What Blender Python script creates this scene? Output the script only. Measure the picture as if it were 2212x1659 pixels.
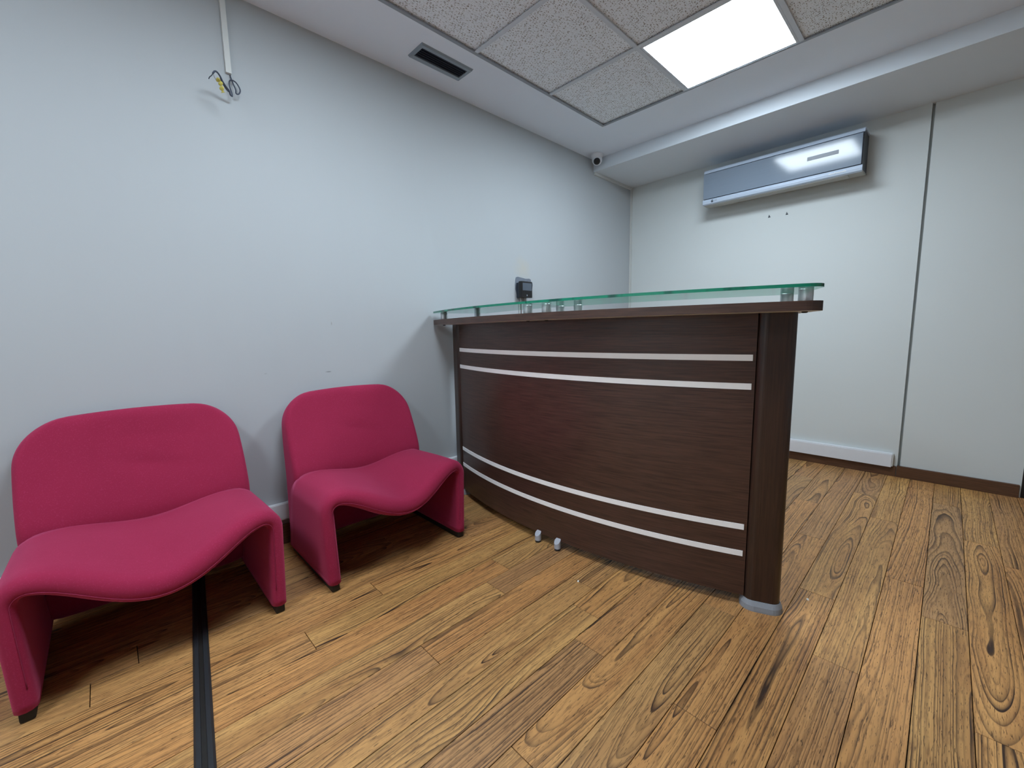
import bpy, bmesh, math, random
from mathutils import Vector, Matrix
random.seed(7)
PI = math.pi
for o in list(bpy.data.objects): bpy.data.objects.remove(o)
sc = bpy.context.scene
COL = sc.collection

# ------------------------------------------------------------------ camera
F_PX, YAW, PIT, ROL, CAM_H = 911.35, 0.8024, 0.1243, 0.0179, 1.04
cy, sy, cp, sp = math.cos(YAW), math.sin(YAW), math.cos(PIT), math.sin(PIT)
fwd = Vector((cy*cp, sy*cp, -sp)); rgt = Vector((sy, -cy, 0)); dwn = fwd.cross(rgt)
r2 = rgt*math.cos(ROL) + dwn*math.sin(ROL); d2 = -rgt*math.sin(ROL) + dwn*math.cos(ROL)
cam = bpy.data.cameras.new('camera'); cam.sensor_width = 36.0; cam.sensor_fit = 'HORIZONTAL'
cam.lens = F_PX/2212*36.0; cam.clip_start = 0.02
cam_o = bpy.data.objects.new('camera', cam); COL.objects.link(cam_o)
m = Matrix((r2, -d2, -fwd)).transposed().to_4x4(); m.translation = (0, 0, CAM_H)
cam_o.matrix_world = m
sc.camera = cam_o

# ------------------------------------------------------------------ world, exposure
w = bpy.data.worlds.new('world'); sc.world = w; w.use_nodes = True
w.node_tree.nodes['Background'].inputs[0].default_value = (0.75, 0.85, 1.0, 1)
w.node_tree.nodes['Background'].inputs[1].default_value = 0.05
sc.view_settings.view_transform = 'Standard'; sc.view_settings.look = 'None'
sc.view_settings.gamma = 1.0; sc.view_settings.use_curve_mapping = False
sc.view_settings.exposure = 0.0
sc.cycles.use_denoising = True
sc.cycles.max_bounces = 7; sc.cycles.diffuse_bounces = 4; sc.cycles.glossy_bounces = 3; sc.cycles.transmission_bounces = 4; sc.cycles.transparent_max_bounces = 10
sc.cycles.use_adaptive_sampling = True; sc.cycles.adaptive_threshold = 0.06; sc.cycles.adaptive_min_samples = 16
sc.cycles.sample_clamp_indirect = 6.0
LED = 36.0      # radiance of the ceiling panels
LED_COL = (0.785, 0.90, 1.0, 1)

# ------------------------------------------------------------------ node helpers
def srgb(r, g, b):
    f = lambda c: (c/255/12.92) if c/255 <= 0.04045 else ((c/255+0.055)/1.055)**2.4
    return (f(r), f(g), f(b), 1)

class NT:
    def __init__(s, name):
        s.m = bpy.data.materials.new(name); s.m.use_nodes = True
        s.t = s.m.node_tree; s.p = s.t.nodes['Principled BSDF']; s.out = s.t.nodes['Material Output']
    def n(s, typ, **kw):
        nd = s.t.nodes.new(typ)
        for k, v in kw.items():
            if k.startswith('i_'):
                key = k[2:]; key = int(key) if key.isdigit() else key.replace('_', ' ')
                nd.inputs[key].default_value = v
            else: setattr(nd, k, v)
        return nd
    def l(s, a, b): s.t.links.new(a, b)
    def math(s, op, a, b=None, clamp=False):
        nd = s.t.nodes.new('ShaderNodeMath'); nd.operation = op; nd.use_clamp = clamp
        for i, v in enumerate((a, b)):
            if v is None: continue
            if isinstance(v, (int, float)): nd.inputs[i].default_value = v
            else: s.l(v, nd.inputs[i])
        return nd.outputs[0]
    def coords(s, scale=(1, 1, 1), kind='Object', loc=(0, 0, 0)):
        tc = s.n('ShaderNodeTexCoord'); mp = s.n('ShaderNodeMapping')
        mp.inputs['Scale'].default_value = scale; mp.inputs['Location'].default_value = loc
        s.l(tc.outputs[kind], mp.inputs['Vector']); return mp.outputs[0]
    def noise(s, vec, scale=5, detail=3, rough=0.5, dist=0):
        nd = s.n('ShaderNodeTexNoise'); nd.inputs['Scale'].default_value = scale
        nd.inputs['Detail'].default_value = detail; nd.inputs['Roughness'].default_value = rough
        nd.inputs['Distortion'].default_value = dist
        if vec is not None: s.l(vec, nd.inputs['Vector'])
        return nd.outputs['Fac']
    def ramp(s, fac, stops, interp='LINEAR'):
        nd = s.n('ShaderNodeValToRGB'); cr = nd.color_ramp; cr.interpolation = interp
        while len(cr.elements) < len(stops): cr.elements.new(0.5)
        for e, (p, c) in zip(cr.elements, stops):
            e.position = p; e.color = c if len(c) == 4 else (*c, 1)
        s.l(fac, nd.inputs[0]); return nd.outputs[0]
    def mix(s, fac, a, b, blend='MIX'):
        nd = s.n('ShaderNodeMix', data_type='RGBA', blend_type=blend)
        for i, v in ((0, fac), (6, a), (7, b)):
            if isinstance(v, (int, float)): nd.inputs[i].default_value = v
            elif isinstance(v, tuple): nd.inputs[i].default_value = v
            else: s.l(v, nd.inputs[i])
        return nd.outputs[2]
    def base(s, c):
        if isinstance(c, tuple): s.p.inputs['Base Color'].default_value = c
        else: s.l(c, s.p.inputs['Base Color'])
    def set(s, rough=0.5, metal=0.0, spec=0.5):
        for k, v in (('Roughness', rough), ('Metallic', metal), ('Specular IOR Level', spec)):
            if isinstance(v, (int, float)): s.p.inputs[k].default_value = v
            else: s.l(v, s.p.inputs[k])
    def bump(s, h, strength=0.2, dist=0.002):
        nd = s.n('ShaderNodeBump'); nd.inputs['Strength'].default_value = strength
        nd.inputs['Distance'].default_value = dist
        s.l(h, nd.inputs['Height']); s.l(nd.outputs[0], s.p.inputs['Normal'])

MAT = {}
def plain(name, col, rough=0.5, metal=0.0, spec=0.5, var=0.06, vscale=30.0, bump=0.0):
    t = NT(name); f = t.noise(t.coords(), vscale, 2)
    t.base(t.mix(f, tuple(c*(1-var) for c in col[:3])+(1,), tuple(min(1, c*(1+var)) for c in col[:3])+(1,)))
    t.set(rough, metal, spec)
    if bump: t.bump(f, bump, 0.001)
    MAT[name] = t.m; return t

def wall_mat(name, col, smudges=()):
    t = NT(name); v = t.coords()
    f = t.noise(v, 1.3, 2, 0.55); fs = t.noise(v, 14, 3, 0.6) if smudges else None
    c = t.mix(f, tuple(x*0.965 for x in col[:3])+(1,), tuple(min(1, x*1.02) for x in col[:3])+(1,))
    for (px, py, pz, rx, rz, tint, amt) in smudges:            # scuffs and dirt marks with their own shape
        sep = t.n('ShaderNodeSeparateXYZ'); t.l(v, sep.inputs[0])
        dx = t.math('DIVIDE', t.math('SUBTRACT', sep.outputs[0], px), rx)
        dz = t.math('DIVIDE', t.math('SUBTRACT', sep.outputs[2], pz), rz)
        d = t.math('SQRT', t.math('ADD', t.math('MULTIPLY', dx, dx), t.math('MULTIPLY', dz, dz)))
        d = t.math('ADD', d, t.math('MULTIPLY', t.math('SUBTRACT', fs, 0.5), 1.4))
        k = t.math('MULTIPLY', t.math('SUBTRACT', 1.0, d, True), amt, True)
        c = t.mix(k, c, tint)
    t.base(c); t.set(0.62, 0, 0.25)
    MAT[name] = t.m
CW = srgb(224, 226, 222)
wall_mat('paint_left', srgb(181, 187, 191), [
    (2.31, 0, 1.50, 0.10, 0.11, srgb(196, 188, 168), 0.45),
    (0.845, 0, 0.846, 0.016, 0.004, srgb(120, 122, 124), 1.0),
    (0.877, 0, 1.097, 0.004, 0.012, srgb(150, 150, 150), 1.0),
    (0.55, 0, 0.86, 0.010, 0.003, srgb(150, 150, 150), 0.8)])
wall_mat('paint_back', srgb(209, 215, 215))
wall_mat('paint_white', srgb(238, 240, 240))
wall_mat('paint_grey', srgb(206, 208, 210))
wall_mat('paint_ceiling', srgb(232, 241, 254))
wall_mat('paint_soffit', srgb(220, 228, 236))
plain('white_pvc', srgb(226, 230, 236), 0.35, var=0.02)
plain('white_pvc_dull', srgb(205, 208, 206), 0.45, var=0.03)
plain('grid_metal', srgb(208, 216, 226), 0.45, 0.0, var=0.03)
plain('grid_edge', srgb(150, 157, 166), 0.5, 0.1, var=0.05)
plain('dark_gap', srgb(22, 18, 15), 0.9, spec=0.1)
plain('black_plastic', srgb(20, 20, 22), 0.4, var=0.1)
plain('black_rubber', srgb(34, 36, 40), 0.55, var=0.12, bump=0.1)
plain('black_rubber_dark', srgb(22, 20, 17), 0.6, var=0.12)
plain('grey_plastic', srgb(176, 180, 190), 0.45, var=0.05)
plain('grey_cap', srgb(142, 147, 154), 0.5, var=0.08, vscale=200)
plain('alu_strip', srgb(250, 250, 250), 0.40, 0.0, var=0.03)
plain('steel', srgb(214, 216, 220), 0.30, 0.75, var=0.04)
plain('silver_paint', srgb(190, 204, 222), 0.28, 0.12, var=0.02)
plain('screen_glass', srgb(84, 94, 106), 0.35, var=0.05)
plain('grey_plaster', srgb(112, 120, 132), 0.8, var=0.15, vscale=60)
plain('yellow_tape', srgb(196, 186, 92), 0.5, var=0.25, vscale=90)
plain('cable_grey', srgb(66, 74, 90), 0.5, var=0.1)
plain('wire_brown', srgb(92, 60, 50), 0.5)
plain('vent_frame', srgb(150, 162, 172), 0.4, 0.3, var=0.03)
plain('vent_dark', srgb(16, 20, 34), 0.7, var=0.1)
plain('vent_slat', srgb(52, 60, 80), 0.5, 0.2)
plain('paper_white', srgb(235, 235, 232), 0.6)
plain('logo_dark', srgb(38, 46, 58), 0.4)
plain('door_dark', srgb(20, 19, 20), 0.35)
plain('laminate_light', srgb(206, 210, 206), 0.5, var=0.03)
plain('ac_under', srgb(168, 168, 162), 0.5, var=0.03)
plain('ac_side', srgb(60, 68, 80), 0.5)
plain('ac_shadow', srgb(20, 26, 38), 0.5)

# brushed silver mirror panel of the air conditioner
t = NT('ac_mirror'); f = t.noise(t.coords((2, 2, 300)), 4, 2)
t.base(t.mix(f, srgb(122, 135, 150), srgb(136, 149, 164))); t.set(0.10, 0.0, 0.32); MAT['ac_mirror'] = t.m
# LED diffuser
t = NT('led_diffuser'); t.p.inputs['Base Color'].default_value = (0.9, 0.9, 0.9, 1)
t.p.inputs['Emission Color'].default_value = LED_COL; t.p.inputs['Emission Strength'].default_value = LED
MAT['led_diffuser'] = t.m
t = NT('led_diffuser_new'); t.p.inputs['Base Color'].default_value = (0.9, 0.9, 0.9, 1)
t.p.inputs['Emission Color'].default_value = LED_COL; t.p.inputs['Emission Strength'].default_value = LED*1.08
MAT['led_diffuser_new'] = t.m

# acoustic ceiling tile with short fissures and pin holes
t = NT('acoustic_tile'); v = t.coords()
ds = t.n('ShaderNodeTexNoise'); t.l(v, ds.inputs['Vector']); ds.inputs['Scale'].default_value = 60
vadd = t.n('ShaderNodeVectorMath', operation='MULTIPLY_ADD'); t.l(ds.outputs['Color'], vadd.inputs[0])
vadd.inputs[1].default_value = (0.016, 0.016, 0); t.l(v, vadd.inputs[2])
mp = t.n('ShaderNodeMapping'); mp.inputs['Scale'].default_value = (62, 190, 1)
mp.inputs['Rotation'].default_value = (0, 0, 0.15); t.l(vadd.outputs[0], mp.inputs['Vector'])
vo = t.n('ShaderNodeTexVoronoi', voronoi_dimensions='2D'); vo.inputs['Scale'].default_value = 1; t.l(mp.outputs[0], vo.inputs['Vector'])
sep = t.n('ShaderNodeSeparateColor'); t.l(vo.outputs['Color'], sep.inputs[0])
fis = t.math('MULTIPLY', t.math('LESS_THAN', vo.outputs['Distance'], 0.27), t.math('GREATER_THAN', sep.outputs[0], 0.58))
vo2 = t.n('ShaderNodeTexVoronoi', voronoi_dimensions='2D'); vo2.inputs['Scale'].default_value = 230; t.l(v, vo2.inputs['Vector'])
sep2 = t.n('ShaderNodeSeparateColor'); t.l(vo2.outputs['Color'], sep2.inputs[0])
pin = t.math('MULTIPLY', t.math('LESS_THAN', vo2.outputs['Distance'], 0.22), t.math('GREATER_THAN', sep2.outputs[0], 0.74))
mk = t.math('MAXIMUM', fis, pin)
t.base(t.mix(mk, t.mix(t.noise(v, 9, 3), srgb(236, 243, 252), srgb(243, 249, 255)), srgb(140, 136, 132)))
t.set(0.9, 0, 0.1); MAT['acoustic_tile'] = t.m

# teak-look laminate planks: growth rings of a log cut at a shallow angle, different on every plank
t = NT('plank_wood'); v = t.coords()
oi = t.n('ShaderNodeObjectInfo'); rnd = oi.outputs['Random']
wn = t.n('ShaderNodeTexWhiteNoise', noise_dimensions='1D'); t.l(rnd, wn.inputs['W'])
ws = t.n('ShaderNodeSeparateColor'); t.l(wn.outputs['Color'], ws.inputs[0]); R1, R2, R3 = ws.outputs
off = t.n('ShaderNodeVectorMath', operation='MULTIPLY_ADD'); t.l(wn.outputs['Color'], off.inputs[0])
off.inputs[1].default_value = (37, 19, 11); t.l(v, off.inputs[2]); vv = off.outputs[0]
sx = t.n('ShaderNodeSeparateXYZ'); t.l(v, sx.inputs[0]); X, Y = sx.outputs[0], sx.outputs[1]
def scaled(s3):
    mp = t.n('ShaderNodeMapping'); mp.inputs['Scale'].default_value = s3; t.l(vv, mp.inputs['Vector']); return mp.outputs[0]
big = t.math('SUBTRACT', t.noise(scaled((1.5, 5, 1)), 1.0, 2, 0.45), 0.5)
mid = t.math('SUBTRACT', t.noise(scaled((4.5, 22, 1)), 1.0, 2, 0.5), 0.5)
fin = t.math('SUBTRACT', t.noise(scaled((16, 150, 1)), 1.0, 3, 0.6), 0.5)
yc = t.math('SUBTRACT', Y, t.math('MULTIPLY', t.math('SUBTRACT', R1, 0.5), 0.17))
yc = t.math('ADD', yc, t.math('MULTIPLY', big, 0.03))
slope = t.math('MULTIPLY', t.math('ADD', t.math('SUBTRACT', R2, 0.5), 0.0), 0.16)
hgt = t.math('ADD', t.math('ADD', t.math('MULTIPLY', R3, 0.05), 0.004), t.math('MULTIPLY', X, slope))
hgt = t.math('ADD', hgt, t.math('MULTIPLY', big, 0.10))
rr = t.math('SQRT', t.math('ADD', t.math('MULTIPLY', yc, yc), t.math('MULTIPLY', hgt, hgt)))
rr = t.math('ADD', rr, t.math('MULTIPLY', mid, 0.0055))
n1 = t.n('ShaderNodeTexNoise', noise_dimensions='1D'); n1.inputs['Scale'].default_value = 1.0; n1.inputs['Detail'].default_value = 2
t.l(t.math('ADD', t.math('MULTIPLY', rr, 42.0), t.math('MULTIPLY', rnd, 90.0)), n1.inputs['W'])
rr = t.math('ADD', rr, t.math('MULTIPLY', n1.outputs['Fac'], 0.022))
rf = t.math('MULTIPLY', rr, 116.0)
ring = t.math('FRACT', rf)
w1 = t.n('ShaderNodeTexWhiteNoise', noise_dimensions='1D'); t.l(t.math('FLOOR', rf), w1.inputs['W'])
rstr = t.math('ADD', 0.42, t.math('MULTIPLY', w1.outputs['Value'], 0.80))
line = t.ramp(ring, [(0.0, (0.05,)*3), (0.22, (0, 0, 0)), (0.52, (0.22,)*3), (0.76, (0.62,)*3), (0.90, (1,)*3), (0.96, (0.85,)*3), (1.0, (0.08,)*3)])
lw = t.ramp(t.noise(scaled((3, 9, 1)), 1.0, 2), [(0.32, (0.35,)*3), (0.60, (1.0,)*3)])
line = t.math('MULTIPLY', t.math('MULTIPLY', line, lw), rstr, True)
tone = t.noise(scaled((1.2, 16, 1)), 1.0, 3, 0.6)
base = t.mix(t.ramp(tone, [(0.30, (0, 0, 0)), (0.70, (1, 1, 1))]), srgb(172, 124, 72), srgb(228, 178, 108))
base = t.mix(t.math('MULTIPLY', R1, 0.7), base, srgb(204, 142, 86))
base = t.mix(t.math('MULTIPLY', t.math('POWER', R3, 1.5), 0.6), base, srgb(164, 128, 90))
base = t.mix(t.math('MULTIPLY', line, 1.0), base, srgb(58, 41, 31))
base = t.mix(t.math('MULTIPLY', t.ramp(fin, [(0.0, (0, 0, 0)), (0.22, (1, 1, 1))]), 0.62), base, srgb(104, 70, 44))
pore = t.math('GREATER_THAN', t.noise(scaled((34, 420, 1)), 1.0, 2, 0.5), 0.635)
base = t.mix(t.math('MULTIPLY', pore, 0.70), base, srgb(60, 42, 30))
t.base(base); t.set(t.math('ADD', 0.36, t.math('MULTIPLY', tone, 0.16)), 0, 0.42)
t.bump(t.math('ADD', t.math('MULTIPLY', pore, -0.6), t.math('MULTIPLY', fin, 0.5)), 0.12, 0.0012)
MAT['plank_wood'] = t.m

def veneer(name, scale, c0, c1, rough=0.30):
    t = NT(name); v = t.coords(scale)
    a = t.noise(v, 1.0, 5, 0.62); b = t.noise(t.coords(tuple(k*0.35 for k in scale)), 1.0, 2)
    c = t.mix(t.ramp(a, [(0.34, (0, 0, 0)), (0.66, (1, 1, 1))]), c0, c1)
    c = t.mix(t.math('MULTIPLY', b, 0.5), c, tuple(x*0.75 for x in c1[:3])+(1,))
    t.base(c); t.set(rough, 0, 0.5); t.bump(a, 0.15, 0.0008); MAT[name] = t.m
veneer('wenge_horizontal', (7, 7, 210), srgb(46, 32, 29), srgb(86, 60, 51))
veneer('wenge_vertical', (190, 190, 6), srgb(40, 29, 25), srgb(66, 46, 37))
veneer('wenge_edge', (9, 9, 160), srgb(52, 36, 31), srgb(84, 60, 50), 0.45)
veneer('skirting_wood', (7, 7, 190), srgb(62, 40, 27), srgb(104, 70, 48), 0.42)

# stretched wool upholstery
t = NT('magenta_wool'); v = t.coords()
we = t.noise(v, 900, 2, 0.6); lo = t.noise(v, 5, 3); sp_ = t.noise(v, 260, 2)
c = t.mix(lo, srgb(142, 34, 65), srgb(155, 40, 73))
c = t.mix(t.math('MULTIPLY', t.ramp(sp_, [(0.55, (0, 0, 0)), (0.8, (1, 1, 1))]), 0.25), c, srgb(196, 78, 120))
t.base(c); t.set(0.92, 0, 0.15)
try:
    t.p.inputs['Sheen Weight'].default_value = 0.45; t.p.inputs['Sheen Roughness'].default_value = 0.5
    t.p.inputs['Sheen Tint'].default_value = srgb(240, 120, 165)
except Exception: pass
t.bump(t.math('ADD', t.math('MULTIPLY', we, 0.5), t.math('MULTIPLY', lo, 3.0)), 0.18, 0.0015); MAT['magenta_wool'] = t.m
plain('magenta_seam', srgb(146, 50, 80), 0.9, spec=0.1)

# glass: clear faces, green polished edge
t = NT('glass_face')
tr = t.n('ShaderNodeBsdfTransparent'); tr.inputs[0].default_value = (0.90, 0.955, 0.935, 1)
gl = t.n('ShaderNodeBsdfGlossy'); gl.inputs['Roughness'].default_value = 0.02; gl.inputs[0].default_value = (0.9, 1, 0.97, 1)
fr = t.n('ShaderNodeFresnel'); fr.inputs[0].default_value = 1.5
mxs = t.n('ShaderNodeMixShader'); t.l(fr.outputs[0], mxs.inputs[0]); t.l(tr.outputs[0], mxs.inputs[1]); t.l(gl.outputs[0], mxs.inputs[2])
t.l(mxs.outputs[0], t.out.inputs[0]); MAT['glass_face'] = t.m
t = NT('glass_edge'); f = t.noise(t.coords((14, 14, 2)), 1.0, 3)
t.base(t.mix(t.ramp(f, [(0.35, (0, 0, 0)), (0.5, (1, 1, 1))]), srgb(8, 66, 62), srgb(14, 138, 108))); t.set(0.12, 0, 0.6)
t.p.inputs['Transmission Weight'].default_value = 0.25; MAT['glass_edge'] = t.m

# ------------------------------------------------------------------ mesh helpers
def link(name, me, parent=None, loc=None, rotz=0):
    o = bpy.data.objects.new(name, me); COL.objects.link(o)
    if parent is not None: o.parent = parent
    if loc is not None: o.location = loc
    if rotz: o.rotation_euler = (0, 0, rotz)
    return o
def mesh(name, verts, faces, mats, parent=None, loc=None, rotz=0, smooth=False, fmat=None, bevel=0, seg=2, sub=0):
    me = bpy.data.meshes.new(name); me.from_pydata([tuple(v) for v in verts], [], faces)
    if isinstance(mats, str): mats = [mats]
    for k in mats: me.materials.append(MAT[k])
    if fmat:
        for p, i in zip(me.polygons, fmat): p.material_index = i
    bm = bmesh.new(); bm.from_mesh(me); bmesh.ops.recalc_face_normals(bm, faces=bm.faces)
    if bevel: bmesh.ops.bevel(bm, geom=bm.edges[:], offset=bevel, segments=seg, affect='EDGES', profile=0.6)
    bm.to_mesh(me); bm.free()
    for p in me.polygons: p.use_smooth = smooth
    o = link(name, me, parent, loc, rotz)
    if sub:
        s = o.modifiers.new('subdivision', 'SUBSURF'); s.levels = sub; s.render_levels = sub
    return o
def bxv(x0, x1, y0, y1, z0, z1):
    return [(x0,y0,z0),(x1,y0,z0),(x1,y1,z0),(x0,y1,z0),(x0,y0,z1),(x1,y0,z1),(x1,y1,z1),(x0,y1,z1)]
BXF = [(0,3,2,1),(4,5,6,7),(0,1,5,4),(1,2,6,5),(2,3,7,6),(3,0,4,7)]
def box(name, b, mat, parent=None, bevel=0, seg=2, smooth=False, **k):
    return mesh(name, bxv(*b), BXF, mat, parent, bevel=bevel, seg=seg, smooth=smooth, **k)
def boxes(name, bl, mat, parent=None, **k):
    V, Fc = [], []
    for b in bl:
        n = len(V); V += bxv(*b); Fc += [tuple(i+n for i in f) for f in BXF]
    return mesh(name, V, Fc, mat, parent, **k)
def prism(name, poly, z0, z1, mats, parent=None, fm=None, **k):          # poly: xy outline
    n = len(poly)
    V = [(x, y, z0) for x, y in poly] + [(x, y, z1) for x, y in poly]
    Fc = [tuple(range(n))[::-1], tuple(range(n, 2*n))] + [(i, (i+1) % n, n+(i+1) % n, n+i) for i in range(n)]
    return mesh(name, V, Fc, mats, parent, fmat=([fm[0], fm[1]]+[fm[2]]*n) if fm else None, **k)
def lathe(name, prof, mat, parent=None, seg=24, loc=None, rot=None, smooth=True):
    V, Fc = [], []; n = len(prof)
    for i in range(seg):
        a = 2*PI*i/seg
        V += [(r*math.cos(a), r*math.sin(a), z) for r, z in prof]
    for i in range(seg):
        j = (i+1) % seg
        for q in range(n-1): Fc.append((i*n+q, j*n+q, j*n+q+1, i*n+q+1))
    Fc.append(tuple(i*n for i in range(seg))[::-1]); Fc.append(tuple(i*n+n-1 for i in range(seg)))
    o = mesh(name, V, Fc, mat, parent, loc=loc, smooth=smooth)
    if rot is not None: o.rotation_euler = rot
    return o
def catmull(P, k=6):
    P = [Vector(p) for p in P]; out = []
    for i in range(len(P)-1):
        p0 = P[max(i-1, 0)]; p1 = P[i]; p2 = P[i+1]; p3 = P[min(i+2, len(P)-1)]
        for j in range(k):
            u = j/k
            out.append(0.5*((2*p1)+(p2-p0)*u+(2*p0-5*p1+4*p2-p3)*u*u+(-p0+3*p1-3*p2+p3)*u**3))
    out.append(P[-1]); return out
def tube_vf(P, r, seg=8, flat=1.0):
    V, Fc = [], []; up = Vector((0.2, 0.3, 0.93)).normalized(); rs = r if isinstance(r, (list, tuple)) else [r]*len(P)
    for i, p in enumerate(P):
        d = (P[min(i+1, len(P)-1)] - P[max(i-1, 0)]).normalized()
        a = d.cross(up)
        if a.length < 1e-4: a = d.cross(Vector((1, 0, 0)))
        a.normalize(); b = d.cross(a); up = -b if (-b).dot(up) > 0 else b
        for q in range(seg):
            an = 2*PI*q/seg; V.append(p + a*math.cos(an)*rs[i] + b*math.sin(an)*rs[i]*flat)
    n = len(P)
    for i in range(n-1):
        for q in range(seg):
            Fc.append((i*seg+q, i*seg+(q+1) % seg, (i+1)*seg+(q+1) % seg, (i+1)*seg+q))
    Fc.append(tuple(range(seg))[::-1]); Fc.append(tuple((n-1)*seg+q for q in range(seg)))
    return V, Fc
def tube(name, P, r, mat, parent=None, seg=8, k=6, flat=1.0):
    V, Fc = tube_vf(catmull(P, k) if k else [Vector(p) for p in P], r, seg, flat)
    return mesh(name, V, Fc, mat, parent, smooth=True)
def empty(name, loc=(0, 0, 0), rotz=0):
    o = bpy.data.objects.new(name, None); COL.objects.link(o); o.location = loc; o.rotation_euler = (0, 0, rotz)
    o.empty_display_size = 0.1; return o
def tag(o, label, cat, group=None):
    o['label'] = label; o['category'] = cat
    if group: o['group'] = group
    return o
def struct(o, label=None):
    o['kind'] = 'structure'
    if label: o['label'] = label
    return o
def copy_tree(o, parent=None):
    c = o.copy(); COL.objects.link(c); c.parent = parent
    for ch in list(o.children): copy_tree(ch, c)
    return c

# ------------------------------------------------------------------ the room
YA, XB, XBR = 2.26, 3.845, 3.885            # left wall plane, back wall panel plane, recessed part of the back wall
X0, Y0, ZC = -2.3, -2.3, 2.495
ZS, XS = 2.397, 3.214                       # soffit underside and front
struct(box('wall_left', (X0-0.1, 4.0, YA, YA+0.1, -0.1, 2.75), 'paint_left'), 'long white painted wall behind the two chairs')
wb = struct(boxes('wall_back', [(XBR, 4.0, -0.367, YA, -0.1, 2.75), (XBR, 4.0, -1.33, -0.367, 2.08, 2.75), (XBR, 4.0, Y0-0.1, -1.33, -0.1, 2.75)], 'paint_back'),
            'white painted wall with the air conditioner')
box('wall_panel', (XB, XBR, 0.182, YA, 0.0, ZS+0.02), 'paint_back', wb)
box('wall_panel', (XB+0.005, XBR, -0.367, 0.168, 0.0, ZS+0.02), 'paint_back', wb)
struct(box('wall_right', (X0-0.1, 4.0, Y0-0.1, Y0, -0.1, 2.75), 'paint_grey'))
struct(box('wall_front', (X0-0.1, X0, Y0, YA, -0.1, 2.75), 'paint_white'))
d1 = struct(box('door_1', (3.90, 3.94, -1.29, -0.41, 0.0, 2.04), 'door_dark', bevel=0.003), 'dark door at the right edge of the back wall')
boxes('door_frame', [(3.85, 3.95, -0.41, -0.367, 0, 2.08), (3.85, 3.95, -1.33, -1.29, 0, 2.08), (3.85, 3.95, -1.29, -0.41, 2.04, 2.08)], 'door_dark', d1)

# floor: dark base with every plank a piece of its own
fl = struct(box('floor', (X0-0.1, 4.0, Y0-0.1, YA+0.1, -0.1, -0.006), 'dark_gap'), 'brown wood-look laminate plank floor')
PW, PY, PL = 0.1163, -0.006, 1.39
joint = {-3: 2.695, -2: 1.51, -1: 2.02, 0: 0.86, 1: 1.533, 2: 1.912, 3: 1.05, 4: 1.552, 5: 0.643, 6: 1.057, 7: 1.197, 8: 1.331,
         9: 0.669, 10: 1.06, 11: 1.193, 12: 0.415, 13: 0.713, 14: -0.125, 15: 1.376}
G = 0.0010
shared = {}
for k in range(-20, 20):
    ya, yb = PY+k*PW, min(PY+(k+1)*PW, YA)
    if ya >= YA-0.01 or ya < Y0-0.05: continue
    j0 = joint.get(k, random.uniform(0, PL))
    xs = [j0 + PL*i for i in range(-5, 6)]
    xs = [X0] + [x for x in xs if X0+0.05 < x < XBR-0.03] + [XBR]
    for a, b in zip(xs[:-1], xs[1:]):
        L, Wd = b-a-2*G, yb-ya-2*G; key = (round(L, 3), round(Wd, 3))
        if key in shared: o = link('plank', shared[key], fl)
        else:
            o = box('plank', (-L/2, L/2, -Wd/2, Wd/2, -0.006, 0.0), 'plank_wood', fl, bevel=0.0006, seg=1); shared[key] = o.data
        o.location = ((a+b)/2, (ya+yb)/2, 0)

# skirting
bb = struct(empty('baseboard_back', (XB, 0, 0)), 'dark brown wooden skirting under the back wall')
box('board', (-0.014, 0.0, 0.187, YA-0.0, 0, 0.072), 'skirting_wood', bb, bevel=0.003)
box('board', (-0.014, 0.004, -0.36, 0.184, 0, 0.078), 'skirting_wood', bb, bevel=0.003)
struct(box('baseboard_left', (X0, XB-0.014, YA-0.012, YA, 0, 0.10), 'skirting_wood', bevel=0.003), 'dark brown skirting along the chair wall')

# ceiling: plasterboard border, suspended grid with tiles, soffit
GX1, GY1, CX, CY_, NX, NY = 2.755, 1.860, 0.595, 0.6075, 8, 6
GX0, GY0 = GX1-NX*CX, GY1-NY*CY_
ce = struct(boxes('ceiling', [(X0-0.1, 4.0, GY1, YA+0.1, ZC, ZC+0.03), (X0-0.1, 4.0, Y0-0.1, GY0, ZC, ZC+0.03), (GX1, 4.0, GY0, GY1, ZC, ZC+0.03),
            (X0-0.1, GX0, GY0, GY1, ZC, ZC+0.03), (X0-0.1, 4.0, Y0-0.1, YA+0.1, ZC+0.12, ZC+0.2)], 'paint_ceiling'), 'grey-white ceiling with a border around lay-in tiles')
box('soffit', (XS, XBR, Y0, YA, ZS, ZC), 'paint_soffit', ce)
lights = {(0, 1): 'led_diffuser_new', (3, 1): 'led_diffuser', (6, 1): 'led_diffuser'}                  # (column from the back wall, row from the left wall)
tile_me = None
for i in range(NX):
    for j in range(NY):
        if (i, j) in lights: continue
        cx, cyy = GX1-(i+0.5)*CX, GY1-(j+0.5)*CY_
        if tile_me is None:
            o = box('ceiling_tile', (-CX/2+0.003, CX/2-0.003, -CY_/2+0.003, CY_/2-0.003, 0.0, 0.012), 'acoustic_tile', ce); tile_me = o.data
        else: o = link('ceiling_tile', tile_me, ce)
        o.location = (cx, cyy, ZC+0.010)
for i in range(1, NX): box('grid_tee', (GX1-i*CX-0.011, GX1-i*CX+0.011, GY0, GY1, ZC-0.001, ZC+0.004), 'grid_metal', ce)
for j in range(1, NY): box('grid_tee', (GX0, GX1, GY1-j*CY_-0.011, GY1-j*CY_+0.011, ZC-0.0005, ZC+0.0045), 'grid_metal', ce)
boxes('grid_angle', [(GX0, GX1, GY1-0.016, GY1+0.002, ZC-0.002, ZC+0.004)], 'grid_edge', ce)
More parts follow.
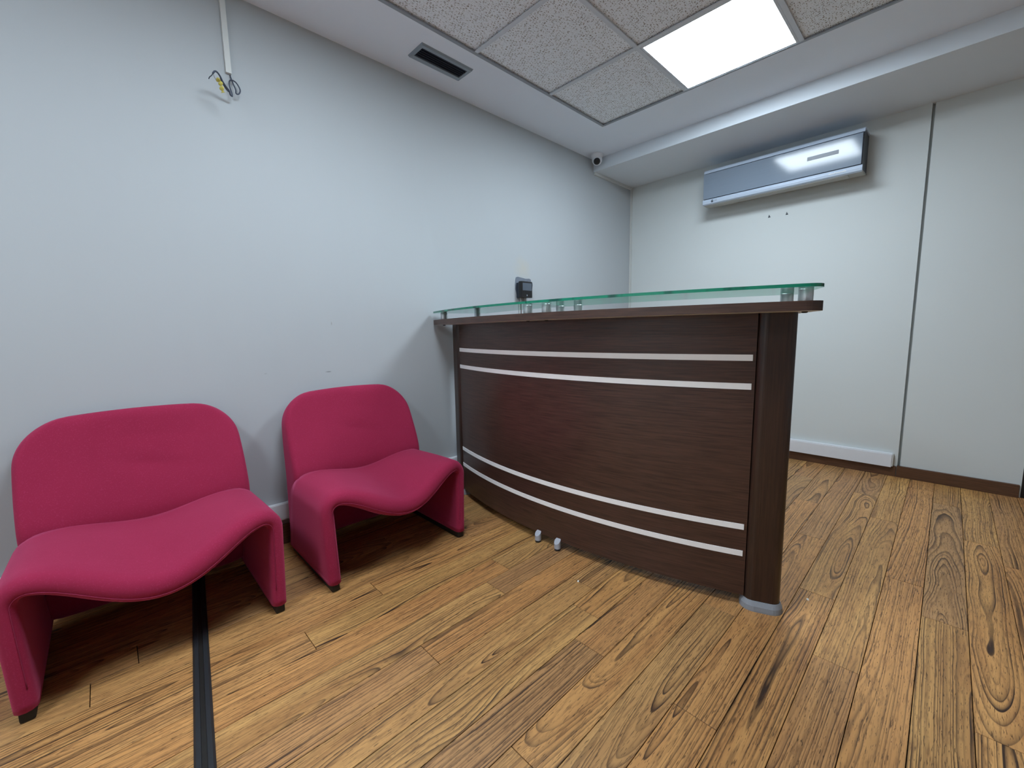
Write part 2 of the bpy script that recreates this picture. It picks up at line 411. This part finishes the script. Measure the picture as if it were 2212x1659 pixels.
boxes('grid_angle', [(GX1-0.014, GX1+0.002, GY0, GY1-0.016, ZC-0.002, ZC+0.004)], 'grid_edge', ce)
boxes('grid_angle', [(GX0, GX0+0.016, GY0, GY1-0.016, ZC-0.002, ZC+0.004)], 'grid_edge', ce)

# LED panels
for n, (i, j) in enumerate(sorted(lights)):  # the panel farthest from the soffit is unseen, added to brighten the left side
    cx, cyy = GX1-(i+0.5)*CX, GY1-(j+0.5)*CY_
    L = empty('ceiling_light', (cx, cyy, ZC))
    tag(L, ['bright square LED panel set in the tiled ceiling near the soffit', 'square LED panel in the tiled ceiling nearer the room middle', 'unseen square LED panel added as fill light, farthest from the soffit'][n], 'ceiling light', 'LED ceiling panels')
    h = CX/2-0.012; g = CY_/2-0.012; f = 0.012
    boxes('frame', [(-h, h, -g, -g+f, 0, 0.01), (-h, h, g-f, g, 0, 0.01), (-h, -h+f, -g+f, g-f, 0, 0.01), (h-f, h, -g+f, g-f, 0, 0.01)], 'grid_metal', L)
    box('diffuser', (-h+f, h-f, -g+f, g-f, 0.002, 0.006), lights[(i, j)], L)
    box('housing', (-h, h, -g, g, 0.010, 0.03), 'white_pvc_dull', L)

# ------------------------------------------------------------------ reception desk
DC, R0 = (3.996, 1.353), 2.522
def arc(r, a): return (DC[0]-r*math.cos(a), DC[1]+r*math.sin(a))
def ang(r, y): return math.asin((y-DC[1])/r)
AR, AL = ang(R0, 0.464), ang(R0, 2.105)
desk = empty('reception_desk', (1.6, 1.35, 0)); DI = Matrix.Translation((-1.6, -1.35, 0))
tag(desk, 'curved dark wenge reception desk with silver stripes and glass top', 'desk')
def dk(V): return [(x-1.6, y-1.35, z) for x, y, z in V]
def arcslab(name, ra, rb, a0, a1, z0, z1, mats, parent, n=48, fm=None, smooth=False):
    A = [a0+(a1-a0)*i/n for i in range(n+1)]
    poly = [arc(ra, a) for a in A] + [arc(rb, a) for a in A[::-1]]
    return prism(name, [(x-1.6, y-1.35) for x, y in poly], z0, z1, mats, parent, fm)
arcslab('front_panel', R0, R0-0.025, AR, AL, 0.042, 1.087, 'wenge_horizontal', desk, 64)
for z0, z1 in ((0.922, 0.944), (0.820, 0.842), (0.299, 0.320), (0.196, 0.217)):
    arcslab('trim_strip', R0+0.0025, R0-0.001, AR+0.004, AL-0.002, z0, z1, 'alu_strip', desk, 64)
def stadium(L, T, n=8, rc=None):
    rc = rc or T/2; P = []
    for cx, cyy, a0 in ((L/2-rc, T/2-rc, 0), (-L/2+rc, T/2-rc, PI/2), (-L/2+rc, -T/2+rc, PI), (L/2-rc, -T/2+rc, 1.5*PI)):
        P += [(cx+rc*math.cos(a0+PI/2*i/n), cyy+rc*math.sin(a0+PI/2*i/n)) for i in range(n+1)]
    return P
def end_post(a, label):
    x, y = arc(R0-0.022, a); p = empty('post_root')
    rz = math.atan2(math.cos(a), math.sin(a))       # long side along the arc
    post = prism('end_post', stadium(0.118, 0.066, 8, 0.030), 0.030, 1.087, 'wenge_vertical', desk)
    post.location = (x-1.6, y-1.35, 0); post.rotation_euler = (0, 0, rz)
    bpy.data.objects.remove(p)
    lo = stadium(0.142, 0.092, 8, 0.044); mi = stadium(0.138, 0.088, 8, 0.042); hi = stadium(0.124, 0.072, 8, 0.034); n = len(lo)
    V = [(*q, 0.0) for q in lo] + [(*q, 0.006) for q in lo] + [(*q, 0.020) for q in mi] + [(*q, 0.036) for q in hi]
    Fc = [tuple(range(n))[::-1], tuple(range(3*n, 4*n))] + [(k*n+i, k*n+(i+1) % n, (k+1)*n+(i+1) % n, (k+1)*n+i) for k in range(3) for i in range(n)]
    mesh('base_cap', V, Fc, 'grey_cap', post, smooth=False)
    return post
end_post(AR-0.0235, 'right'); end_post(AL+0.0225, 'left')
# counter slab and the two glass panes share the plan outline
RO, RI = R0+0.130, R0-0.225
SAL, SAR = ang(RO, 2.238), ang(RO, 0.262)
def outline(a0, a1, round0=0.0, n=40):
    """plan outline from angle a0 (right) to a1 (left); round0 rounds the front corner at a0"""
    P = []
    if round0:
        da = round0/RO; c = arc(RO-round0, a0+da)
        o1 = Vector((-math.cos(a0), math.sin(a0))); t1 = Vector((-math.sin(a0), -math.cos(a0)))
        for i in range(11):
            q = PI/2*(1-i/10); v = Vector(c) + round0*(o1*math.cos(q)+t1*math.sin(q)); P.append((v.x, v.y))
        st = a0+da*1.02
    else: st = a0; P = []
    P += [arc(RO, st+(a1-st)*i/n) for i in range(n+1)]
    P += [arc(RI, a1+(a0-a1)*i/n) for i in range(n+1)]
    return [(x-1.6, y-1.35) for x, y in P]
ct = prism('counter_top', outline(SAR, SAL, 0.055), 1.087, 1.117, ['laminate_light', 'wenge_edge'], desk, fm=(0, 1, 1))
AJ = ang(RO, 1.295)
for a0, a1, rd in ((SAR, AJ-0.0006, 0.055), (AJ+0.0006, SAL, 0)):
    prism('glass_pane', outline(a0, a1, rd), 1.1585, 1.1690, ['glass_face', 'glass_edge'], desk, fm=(0, 0, 1))
so_me = None
for r, y in ((R0+0.066, 2.205), (R0-0.166, 2.155), (R0+0.034, 1.375), (R0-0.166, 1.345), (R0+0.034, 1.262), (R0-0.166, 1.238), (R0+0.034, 0.334), (R0-0.166, 0.428)):
    x, yy = arc(r, ang(r, y))
    if so_me is None:
        o = lathe('standoff', [(0.0, 1.1165), (0.0205, 1.1165), (0.021, 1.118), (0.021, 1.157), (0.0205, 1.1585), (0.0, 1.1585)], 'steel', desk, 28); so_me = o.data
        ob = lathe('bolt', [(0.0, 1.082), (0.006, 1.082), (0.009, 1.084), (0.009, 1.0875), (0.0, 1.0875)], 'black_plastic', o, 12); bo_me = ob.data
    else:
        o = link('standoff', so_me, desk); link('bolt', bo_me, o)
    o.location = (x-1.6, yy-1.35, 0)
# grey support feet clipped under the front panel, top cut on the slant
for y in (1.348, 1.226):
    x, yy = arc(R0+0.010, ang(R0+0.010, y)); seg = 20; V, Fc = [], []
    for i in range(seg):
        a = 2*PI*i/seg; cxx, cyy = 0.0155*math.cos(a), 0.0155*math.sin(a)
        V += [(cxx, cyy, 0.010), (cxx, cyy, 0.046+cxx*0.85)]
    for i in range(seg): j = (i+1) % seg; Fc.append((2*i, 2*j, 2*j+1, 2*i+1))
    Fc += [tuple(2*i for i in range(seg))[::-1], tuple(2*i+1 for i in range(seg))]
    f = mesh('support_foot', V, Fc, 'grey_plastic', desk, loc=(x-1.6, yy-1.35, 0))
    f['label'] = 'light grey slanted support foot under the front panel'
    lathe('rubber_pad', [(0.0, 0.0), (0.0145, 0.0), (0.0145, 0.010), (0.0, 0.010)], 'black_rubber', f, 16)
# working side behind the counter
arcslab('worktop', R0-0.03, R0-0.66, AR+0.01, AL-0.01, 0.715, 0.742, 'wenge_edge', desk, 24)
for a in (AR+0.006, AL-0.006):
    arcslab('side_panel', R0-0.05, R0-0.60, a-0.004, a+0.004, 0.02, 1.087 if False else 0.714, 'wenge_vertical', desk, 2)
arcslab('plinth_rail', R0-0.10, R0-0.12, AR+0.02, AL-0.02, 0.05, 0.11, 'dark_gap', desk, 24)

# ------------------------------------------------------------------ lounge chairs
def smooth(a, b, x):
    u = min(1, max(0, (x-a)/(b-a))); return u*u*(3-2*u)
HW = 0.352
def seat_path(s, v):
    """mid-surface of the arched seat: s in [-1,1] across, v in [0,1] front to back -> (x, z)"""
    sg = -1 if s < 0 else 1; a = abs(s)
    t_ = 0.050; xl = HW-t_/2; rc = 0.052
    zs = 0.384-0.014*v
    sag = 0.102*(1-v)+0.046*v
    if a > 0.62:                                   # leg panel
        u = (a-0.62)/0.38; z = (zs-rc)*(1-u)+0.034*u; return sg*(xl-0.010*u), z
    if a > 0.42:                                   # shoulder
        u = (a-0.42)/0.20; th = u*PI/2
        return sg*(xl-rc+rc*math.sin(th)), zs-rc+rc*math.cos(th) - sag*0.0
    u = a/0.42; x = u*(xl-rc)
    return sg*x, zs - sag*(0.5+0.5*math.cos(PI*u))**0.85
def make_chair():
    root = empty('lounge_chair')
    S = [(-1+2*i/72) for i in range(73)]; NV = 10; ND = 6
    V, Fc = [], []; loops = []
    def frame(s, v):
        e = 0.004; p = seat_path(s, v); q0 = seat_path(max(-1, s-e), v); q1 = seat_path(min(1, s+e), v)
        tx, tz = q1[0]-q0[0], q1[1]-q0[1]; l = math.hypot(tx, tz); return p, (-tz/l, tx/l)   # normal points up/outwards
    for s in S:
        a = abs(s); cush = 1-smooth(0.15, 0.62, a)
        ht = 0.025+0.015*cush                        # half thickness
        yf = -0.062*(1-smooth(0.0, 0.60, a)) + 0.0
        lean = 0.0
        yr = (0.392+0.110*(a-0.62)/0.38) if a > 0.62 else (0.43-0.038*smooth(0.30, 0.44, a))
        loop = []
        prof = []
        for i in range(NV+1): prof.append((1-i/NV, 1.0, None))           # top, back to front
        for i in range(1, ND): prof.append((0, None, PI*i/ND))           # rounded nose
        for i in range(NV+1): prof.append((i/NV, -1.0, None))            # underside, front to back
        for v, side, th in prof:
            if th is None: y = yf+ht+(yr-yf-ht)*v; n_ = ht*side
            else: y = yf+ht-ht*math.sin(th); n_ = ht*math.cos(th)
            (x, z), (nx, nz) = frame(s, v)
            crown = 0.010*cush*math.sin(PI*min(1, v*1.15)) if (side == 1.0) else 0
            V.append((x+nx*(n_+crown), y, z+nz*(n_+crown)))
        loops.append(len(prof))
    n = loops[0]
    for i in range(len(S)-1):
        for q in range(n): Fc.append((i*n+q, i*n+(q+1) % n, (i+1)*n+(q+1) % n, (i+1)*n+q))
    Fc.append(tuple(range(n))); Fc.append(tuple((len(S)-1)*n+q for q in range(n)))
    seat = mesh('seat_shell', V, Fc, 'magenta_wool', root, smooth=True)
    # stitched seam along the nose
    P = []
    for i in range(3, len(S)-3):
        k = i*n+NV+4; P.append(Vector(V[k])+Vector((0, -0.0008, -0.0008)))
    Vt, Ft = tube_vf(P, 0.0011, 6); mesh('seam', Vt, Ft, 'magenta_seam', seat, smooth=True)
    # backrest, reaching down to the floor behind the side panels
    lev = []
    zt = 0.768
    Z = [0.036, 0.08, 0.16, 0.24, 0.32, 0.36, 0.40, 0.44, 0.48, 0.51, 0.53, 0.545, 0.56, 0.575, 0.59, 0.61, 0.63, 0.645, 0.66, 0.68, 0.700, 0.722, 0.740, 0.753, 0.762, zt]
    def interp(T, z):
        for (a, va), (b, vb) in zip(T[:-1], T[1:]):
            if z <= b: u = (z-a)/(b-a); u = u*u*(3-2*u) if False else u; return va+(vb-va)*u
        return T[-1][1]
    YF = [(0.03, 0.470), (0.20, 0.440), (0.34, 0.396), (0.40, 0.390), (0.46, 0.408), (0.60, 0.465), (0.70, 0.504), (0.768, 0.528)]
    YR = [(0.03, 0.520), (0.36, 0.535), (0.60, 0.558), (0.768, 0.574)]
    WH = [(0.03, 0.340), (0.36, 0.334), (0.50, 0.333), (0.60, 0.330)]
    V, Fc = [], []; NB = 20
    for li, z in enumerate(Z):
        hw = interp(WH, z)
        if z > 0.58:                                 # rounded upper corners
            q = min(1, (z-0.58)/(zt-0.58)); hw = 0.170+(0.330-0.170)*math.sqrt(max(0.0, 1-q**2.7))
        f0, r0 = interp(YF, z), interp(YR, z)
        th = (r0-f0)
        cap = max(0.0, (z-0.735)/(zt-0.735)); ins = (th*0.5-0.004)*(1-math.sqrt(max(0, 1-cap*cap)))
        f, r = f0+ins, r0-ins
        conc = 0.034*smooth(0.10, 0.45, z)*(1-0.3*smooth(0.6, 0.77, z))
        ring = []; er = min(0.5*(r-f), 0.028)
        def cv(x): return conc*(1-(x/0.35)**2)-conc*0.45
        xin = hw-er
        for i in range(NB+1):
            x = -xin+2*xin*i/NB
            dent = 0.006*math.exp(-((x-0.03)/0.11)**2-((z-0.560+0.25*x)/0.022)**2)+0.004*math.exp(-((x-0.06)/0.07)**2-((z-0.660)/0.018)**2)
            ring.append((x, f+cv(x)+dent))
        for i in range(1, 4): a = -PI/2+PI/2*i/4; ring.append((xin+er*math.cos(a), f+er+er*math.sin(a)+cv(hw)))
        ring.append((hw, f+er+cv(hw)*0.9)); ring.append((hw, max(f+er, r-er)+cv(hw)*0.5))
        for i in range(1, 4): a = PI/2*i/4; ring.append((xin+er*math.cos(a), r-er+er*math.sin(a)+cv(hw)*0.4))
        for i in range(NB+1): x = xin-2*xin*i/NB; ring.append((x, r+cv(x)*0.4))
        for i in range(1, 4): a = PI/2+PI/2*i/4; ring.append((-xin+er*math.cos(a), r-er+er*math.sin(a)+cv(hw)*0.4))
        ring.append((-hw, max(f+er, r-er)+cv(hw)*0.5)); ring.append((-hw, f+er+cv(hw)*0.9))
        for i in range(1, 4): a = PI+PI/2*i/4; ring.append((-xin+er*math.cos(a), f+er+er*math.sin(a)+cv(hw)))
        # crown of the top edge: the middle stands a little higher
        zz = [z-0.016*(x/0.33)**2*smooth(0.55, 0.76, z) for x, y in ring]
        V += [(x, y, h) for (x, y), h in zip(ring, zz)]; n = len(ring)
    for li in range(len(Z)-1):
        for q in range(n): Fc.append((li*n+q, li*n+(q+1) % n, (li+1)*n+(q+1) % n, (li+1)*n+q))
    Fc.append(tuple(range(n))[::-1]); Fc.append(tuple((len(Z)-1)*n+q for q in range(n)))
    mesh('backrest', V, Fc, 'magenta_wool', root, smooth=True, sub=1)
    for s in (-1, 1):
        x = s*(HW-0.035)
        box('foot_rail', (x-0.016, x+0.016, 0.012, 0.50, 0.0, 0.040), 'black_rubber_dark', root, bevel=0.006, smooth=True)
    return root
ch = make_chair(); ch.location = (0.071, 1.668, 0)
tag(ch, 'magenta upholstered lounge chair at the left picture edge, standing over the black floor strip', 'chair', 'magenta lounge chairs along the left wall')
c2 = copy_tree(ch); c2.location = (0.906, 1.648, 0)
tag(c2, 'magenta upholstered lounge chair standing beside the dark reception desk', 'chair', 'magenta lounge chairs along the left wall')

# ------------------------------------------------------------------ air conditioner
ac = empty('air_conditioner', (XB, 0.98, 2.03)); tag(ac, 'silver split air conditioner with mirrored front high on the back wall', 'air conditioner')
def yz_extrude(name, prof, y0, y1, mat, parent, **k):     # prof in (x, z), extruded along y
    n = len(prof); V = [(x, y0, z) for x, z in prof]+[(x, y1, z) for x, z in prof]
    Fc = [tuple(range(n)), tuple(range(n, 2*n))[::-1]]+[(i, (i+1) % n, n+(i+1) % n, n+i) for i in range(n)]
    return mesh(name, V, Fc, mat, parent, **k)
W2 = 0.505
yz_extrude('body', [(0, 0.02), (-0.15, 0.012), (-0.185, 0.018), (-0.195, 0.03), (-0.195, 0.23), (-0.16, 0.262), (0, 0.268)], -W2+0.004, W2-0.004, 'ac_side', ac)
yz_extrude('top_cover', [(-0.205, 0.241), (-0.198, 0.262), (-0.178, 0.274), (-0.10, 0.279), (0.0, 0.280), (0, 0.269), (-0.16, 0.263), (-0.190, 0.241)], -W2, W2, 'silver_paint', ac, bevel=0.0015)
yz_extrude('front_panel', [(-0.207, 0.044), (-0.2115, 0.235), (-0.197, 0.235), (-0.197, 0.044)], -W2+0.008, W2-0.002, 'ac_mirror', ac, bevel=0.0015)
yz_extrude('bottom_cover', [(-0.209, 0.038), (-0.213, 0.020), (-0.209, 0.004), (-0.196, -0.003), (-0.190, 0.004), (-0.197, 0.038)], -W2, W2, 'silver_paint', ac, bevel=0.001)
yz_extrude('underside', [(-0.196, -0.002), (-0.13, -0.004), (-0.06, 0.006), (0, 0.02), (0, 0.024), (-0.19, 0.01)], -W2+0.001, W2-0.001, 'ac_under', ac)
yz_extrude('louver', [(-0.192, -0.006), (-0.125, -0.010), (-0.125, -0.006), (-0.192, -0.002)], -W2+0.075, W2-0.06, 'ac_under', ac)
box('display_window', (-0.2118, -0.2090, -0.375, -0.20, 0.142, 0.166), 'screen_glass', ac)
# maker's mark at the lower left, and pale printed words at the lower right
lg = lathe('logo', [(0, 0), (0.0095, 0), (0.0095, 0.0012), (0, 0.0012)], 'logo_dark', ac, 20, loc=(-0.2115, 0.430, 0.019), rot=(0, -PI/2, 0))
def text(name, body, size, mat, parent, loc, rot):
    cu = bpy.data.curves.new(name, 'FONT'); cu.body = body; cu.size = size; cu.align_x = 'CENTER'; cu.align_y = 'CENTER'; cu.extrude = 0.0003
    tmp = bpy.data.objects.new(name, cu); COL.objects.link(tmp); dg = bpy.context.evaluated_depsgraph_get()
    me = bpy.data.meshes.new_from_object(tmp.evaluated_get(dg)); bpy.data.objects.remove(tmp)
    me.materials.clear(); me.materials.append(MAT[mat])
    o = link(name, me, parent, loc); o.rotation_euler = rot; return o
text('lettering', 'LG', 0.020, 'grey_cap', ac, (-0.2127, 0.405, 0.020), (PI/2, 0, -PI/2))
xl = -0.33; bars = []
for wd, hh in ((0.006, 0.005), (0.007, 0.005), (0.004, 0.005), (0.006, 0.005), (0.004, 0.011), (0, 0), (0.006, 0.006), (0.005, 0.005), (0.007, 0.005), (0.005, 0.005), (0.006, 0.005), (0.007, 0.006), (0.006, 0.005)):
    if wd: bars.append((-0.2142, -0.2120, xl-wd, xl, 0.0165, 0.0165+hh))
    xl -= wd+0.002
boxes('faded_lettering', bars, 'paper_white', ac)

# screw holes under the unit
for y, z, nm in ((1.052, 1.896, 'left'), (0.933, 1.893, 'right')):
    o = mesh('wall_plug', [(0, -0.009, -0.010), (0, 0.009, -0.010), (0, 0.002, 0.012), (-0.004, -0.006, -0.008), (-0.004, 0.006, -0.008), (-0.004, 0.001, 0.006)],
             [(0, 1, 2), (3, 5, 4), (0, 3, 4, 1), (1, 4, 5, 2), (2, 5, 3, 0)], 'logo_dark', loc=(XB, y, z))
    tag(o, 'small dark wall plug below the air conditioner, the %s of two' % nm, 'wall plug', 'wall plugs below the air conditioner')

# ------------------------------------------------------------------ ceiling vent
ve = empty('ceiling_vent', (1.478, 2.035, ZC)); tag(ve, 'rectangular metal air vent in the ceiling border above the left wall', 'vent')
a, b, c, d = 0.166, 0.069, 0.146, 0.040
V = [(-a,-b,0), (a,-b,0), (a,b,0), (-a,b,0), (-a+.006,-b+.006,-.010), (a-.006,-b+.006,-.010), (a-.006,b-.006,-.010), (-a+.006,b-.006,-.010),
     (-c,-d,-.007), (c,-d,-.007), (c,d,-.007), (-c,d,-.007), (-c,-d,-.001), (c,-d,-.001), (c,d,-.001), (-c,d,-.001)]
Fc = [(k*4+i, k*4+(i+1) % 4, (k+1)*4+(i+1) % 4, (k+1)*4+i) for k in range(3) for i in range(4)]
mesh('frame', V, Fc, 'vent_frame', ve)
box('backing', (-c, c, -d, d, -0.0012, -0.0002), 'vent_dark', ve)
for k in range(5):
    y = -0.032+0.016*k
    mesh('slat', [(-c, y-0.004, -0.006), (c, y-0.004, -0.006), (c, y+0.004, -0.0025), (-c, y+0.004, -0.0025), (-c, y-0.004, -0.0048), (c, y-0.004, -0.0048), (c, y+0.004, -0.0013), (-c, y+0.004, -0.0013)],
         BXF, 'vent_slat', ve)

# ------------------------------------------------------------------ security camera in the corner
sc_ = empty('security_camera', (3.135, 2.170, ZC)); tag(sc_, 'white turret security camera on the ceiling corner by the soffit', 'camera')
lathe('base', [(0, -0.034), (0.030, -0.034), (0.043, -0.028), (0.049, -0.014), (0.050, -0.002), (0.050, 0), (0, 0)], 'white_pvc', sc_, 32)
dirv = Vector((-0.70, -0.45, -0.62)).normalized()
ball = lathe('eyeball', [(0.0, -0.040)] + [(0.042*math.cos(q), 0.042*math.sin(q)) for q in [(-1.3+2.0*i/12) for i in range(13)]] + [(0.031, 0.031), (0.0, 0.031)], 'white_pvc', sc_, 32, loc=(0, 0, -0.044))
ball.rotation_euler = dirv.to_track_quat('Z', 'Y').to_euler()
lathe('lens_window', [(0, 0.030), (0.027, 0.030), (0.027, 0.0335), (0.0, 0.0345)], 'black_plastic', ball, 28)
tr_ = empty('cable_trunking', (3.2985, YA-0.0015, 2.39)); tag(tr_, 'thin white cable trunking running from the security camera down the room corner', 'cable trunking')
box('channel', (-0.082, -0.060, -0.012, 0, 0.008, 0.090), 'white_pvc_dull', tr_, bevel=0.001)
box('channel', (-0.082, XB-3.3, -0.014, 0, -0.016, 0.0065), 'white_pvc_dull', tr_, bevel=0.001)
box('channel', (XB-3.3-0.024, XB-3.3, -0.014, 0, -2.18, -0.016), 'white_pvc_dull', tr_, bevel=0.001)

# trunking and loose cable at the upper left
t2 = box('cable_conduit', (0.500, 0.521, YA-0.014, YA, 2.165, ZC), 'white_pvc_dull', bevel=0.001)
tag(t2, 'short white vertical cable trunking dropping from the ceiling above loose wires', 'cable trunking')
lc = empty('loose_cable', (0.51, YA, 2.165)); tag(lc, 'loose grey cable ends with yellow tape hanging from the wall trunking', 'cable')
tube('cable', [(0.0059, -0.006, -0.0053), (0.0083, -0.012, -0.0235), (0.0119, -0.02, -0.044), (0.0164, -0.03, -0.0685), (0.0157, -0.035, -0.0856), (0.0261, -0.035, -0.0838), (0.0338, -0.03, -0.0661), (0.0295, -0.025, -0.047), (0.0198, -0.02, -0.0318), (0.0046, -0.02, -0.03), (-0.0044, -0.025, -0.0445), (-0.004, -0.03, -0.0684), (-0.0001, -0.035, -0.0911), (-0.0005, -0.04, -0.1042)], 0.0027, 'cable_grey', lc)
tube('cable', [(-0.0005, -0.04, -0.1042), (-0.0081, -0.045, -0.1032), (-0.014, -0.055, -0.0927), (-0.0278, -0.07, -0.0872), (-0.0411, -0.085, -0.0784), (-0.0523, -0.1, -0.0675), (-0.0629, -0.11, -0.0617), (-0.0717, -0.115, -0.0637), (-0.0797, -0.12, -0.0757)], 0.0034, 'cable_grey', lc)
tube('cable', [(-0.0481, -0.085, -0.0668), (-0.042, -0.08, -0.0803), (-0.0289, -0.065, -0.091), (-0.0161, -0.055, -0.0971)], 0.0026, 'cable_grey', lc)
tube('wire', [(-0.0797, -0.12, -0.0757), (-0.0863, -0.125, -0.0888), (-0.094, -0.13, -0.0988), (-0.0987, -0.135, -0.1094)], 0.0016, 'logo_dark', lc)
tube('wire', [(-0.0797, -0.12, -0.0757), (-0.0762, -0.12, -0.0881), (-0.0708, -0.12, -0.0982)], 0.0009, 'wire_brown', lc)
P = catmull([(-0.0705, -0.12, -0.0946), (-0.0582, -0.12, -0.097), (-0.0558, -0.118, -0.1093), (-0.0538, -0.118, -0.1225), (-0.0496, -0.115, -0.1356)], 6)
Vt, Ft = tube_vf(P, [0.003+0.009*abs(math.sin(0.4+i*0.42)) for i in range(len(P))], 8, 0.4)
mesh('yellow_tape', Vt, Ft, 'yellow_tape', lc)

# ------------------------------------------------------------------ wall terminal behind the desk
wl = bpy.data.objects['wall_left']
out_ = [(2.242, 1.434), (2.262, 1.440), (2.30, 1.436), (2.345, 1.431), (2.385, 1.434), (2.402, 1.428), (2.404, 1.41), (2.420, 1.405), (2.424, 1.39), (2.415, 1.35), (2.410, 1.31), (2.38, 1.292), (2.30, 1.288),
        (2.252, 1.292), (2.246, 1.318), (2.236, 1.345), (2.232, 1.38), (2.236, 1.41)]
n = len(out_); V = [(x, YA-0.0018, z) for x, z in out_]+[(x, YA, z) for x, z in out_]
pt = mesh('bare_patch', V, [tuple(range(n)), tuple(range(n, 2*n))[::-1]]+[(i, (i+1) % n, n+(i+1) % n, n+i) for i in range(n)], 'grey_plaster', wl)
pt['label'] = 'unpainted grey patch around the wall terminal'
wt = empty('wall_terminal', (2.30, YA, 1.345)); tag(wt, 'small black wall terminal with a grey screen above the reception desk', 'terminal')
box('backplate', (-0.055, 0.045, -0.030, -0.002, -0.060, 0.050), 'logo_dark', wt, bevel=0.003)
bd = box('body', (-0.060, 0.058, -0.058, -0.030, -0.060, 0.058), 'black_plastic', wt, bevel=0.004)
box('screen', (-0.046, 0.048, -0.0595, -0.0575, -0.008, 0.046), 'screen_glass', wt)
lathe('button', [(0, 0), (0.006, 0), (0.005, 0.002), (0, 0.002)], 'vent_frame', wt, 14, loc=(0.0, -0.058, -0.044), rot=(PI/2, 0, 0))
tube('wire', [(-0.03, -0.02, -0.058), (-0.028, -0.016, -0.09), (-0.03, -0.006, -0.15), (-0.03, -0.006, -0.40)], 0.004, 'white_pvc_dull', wt)
tube('wire', [(-0.012, -0.03, -0.058), (-0.010, -0.022, -0.10), (-0.012, -0.008, -0.16), (-0.012, -0.006, -0.40)], 0.0025, 'wire_brown', wt)

# ------------------------------------------------------------------ floor-level cable raceways
ra = empty('cable_raceway', (0, YA-0.0015, 0.128)); tag(ra, 'white plastic cable raceway low on the wall behind the chairs', 'cable raceway')
box('base', (X0, XB-0.02, -0.022, 0, 0, 0.086), 'white_pvc', ra, bevel=0.002)
box('lid', (X0, XB-0.02, -0.025, -0.021, 0.006, 0.082), 'white_pvc', ra, bevel=0.0015)
rb = empty('cable_duct', (XB, 0.2, 0.070)); tag(rb, 'white plastic cable raceway above the skirting under the air conditioner', 'cable raceway')
box('base', (-0.030, 0, 0.010, YA-0.025-0.2, 0, 0.090), 'white_pvc', rb, bevel=0.0015)
box('lid', (-0.033, -0.029, 0.012, YA-0.025-0.2, -0.004, 0.083), 'white_pvc', rb, bevel=0.001)
box('end_cap', (-0.028, -0.001, 0.004, 0.010, 0.002, 0.086), 'white_pvc_dull', rb)

# black cable cover on the floor, running out from under the left chair
ang_ = math.atan2(0.106, 0.87)
cc = empty('floor_cable_cover', (0.186, 2.05, 0), -ang_); tag(cc, 'black rubber cable cover strip lying across the floor under the left chair', 'cable cover')
prof = [(-0.0225, 0), (-0.0215, 0.004), (-0.017, 0.0085), (-0.0065, 0.0095), (-0.0060, 0.0062), (0.0060, 0.0062), (0.0065, 0.0095), (0.017, 0.0085), (0.0215, 0.004), (0.0225, 0)]
n = len(prof); V = [(x, 0.19, z) for x, z in prof]+[(x, -2.0, z) for x, z in prof]
mesh('strip', V, [tuple(range(n))[::-1], tuple(range(n, 2*n))]+[(i, (i+1) % n, n+(i+1) % n, n+i) for i in range(n)], 'black_rubber', cc)
box('channel_lid', (-0.0058, 0.0058, -2.0, 0.19, 0.0055, 0.0066), 'black_rubber_dark', cc)

# crumbs of white paint on the floor
for (x, y, lab) in ((1.330, 1.000, 'white paint chip on the floor in front of the desk'), (1.845, 0.300, 'white paint chip on the floor right of the desk post')):
    o = mesh('paint_chip', [(-0.006, -0.002, 0), (0.005, -0.004, 0), (0.007, 0.003, 0), (-0.003, 0.004, 0), (-0.004, -0.001, 0.003), (0.003, -0.002, 0.004), (0.004, 0.001, 0.004), (-0.002, 0.002, 0.003)],
             BXF, 'paper_white', loc=(x, y, 0.0), rotz=0.6)
    tag(o, lab, 'paint chip')
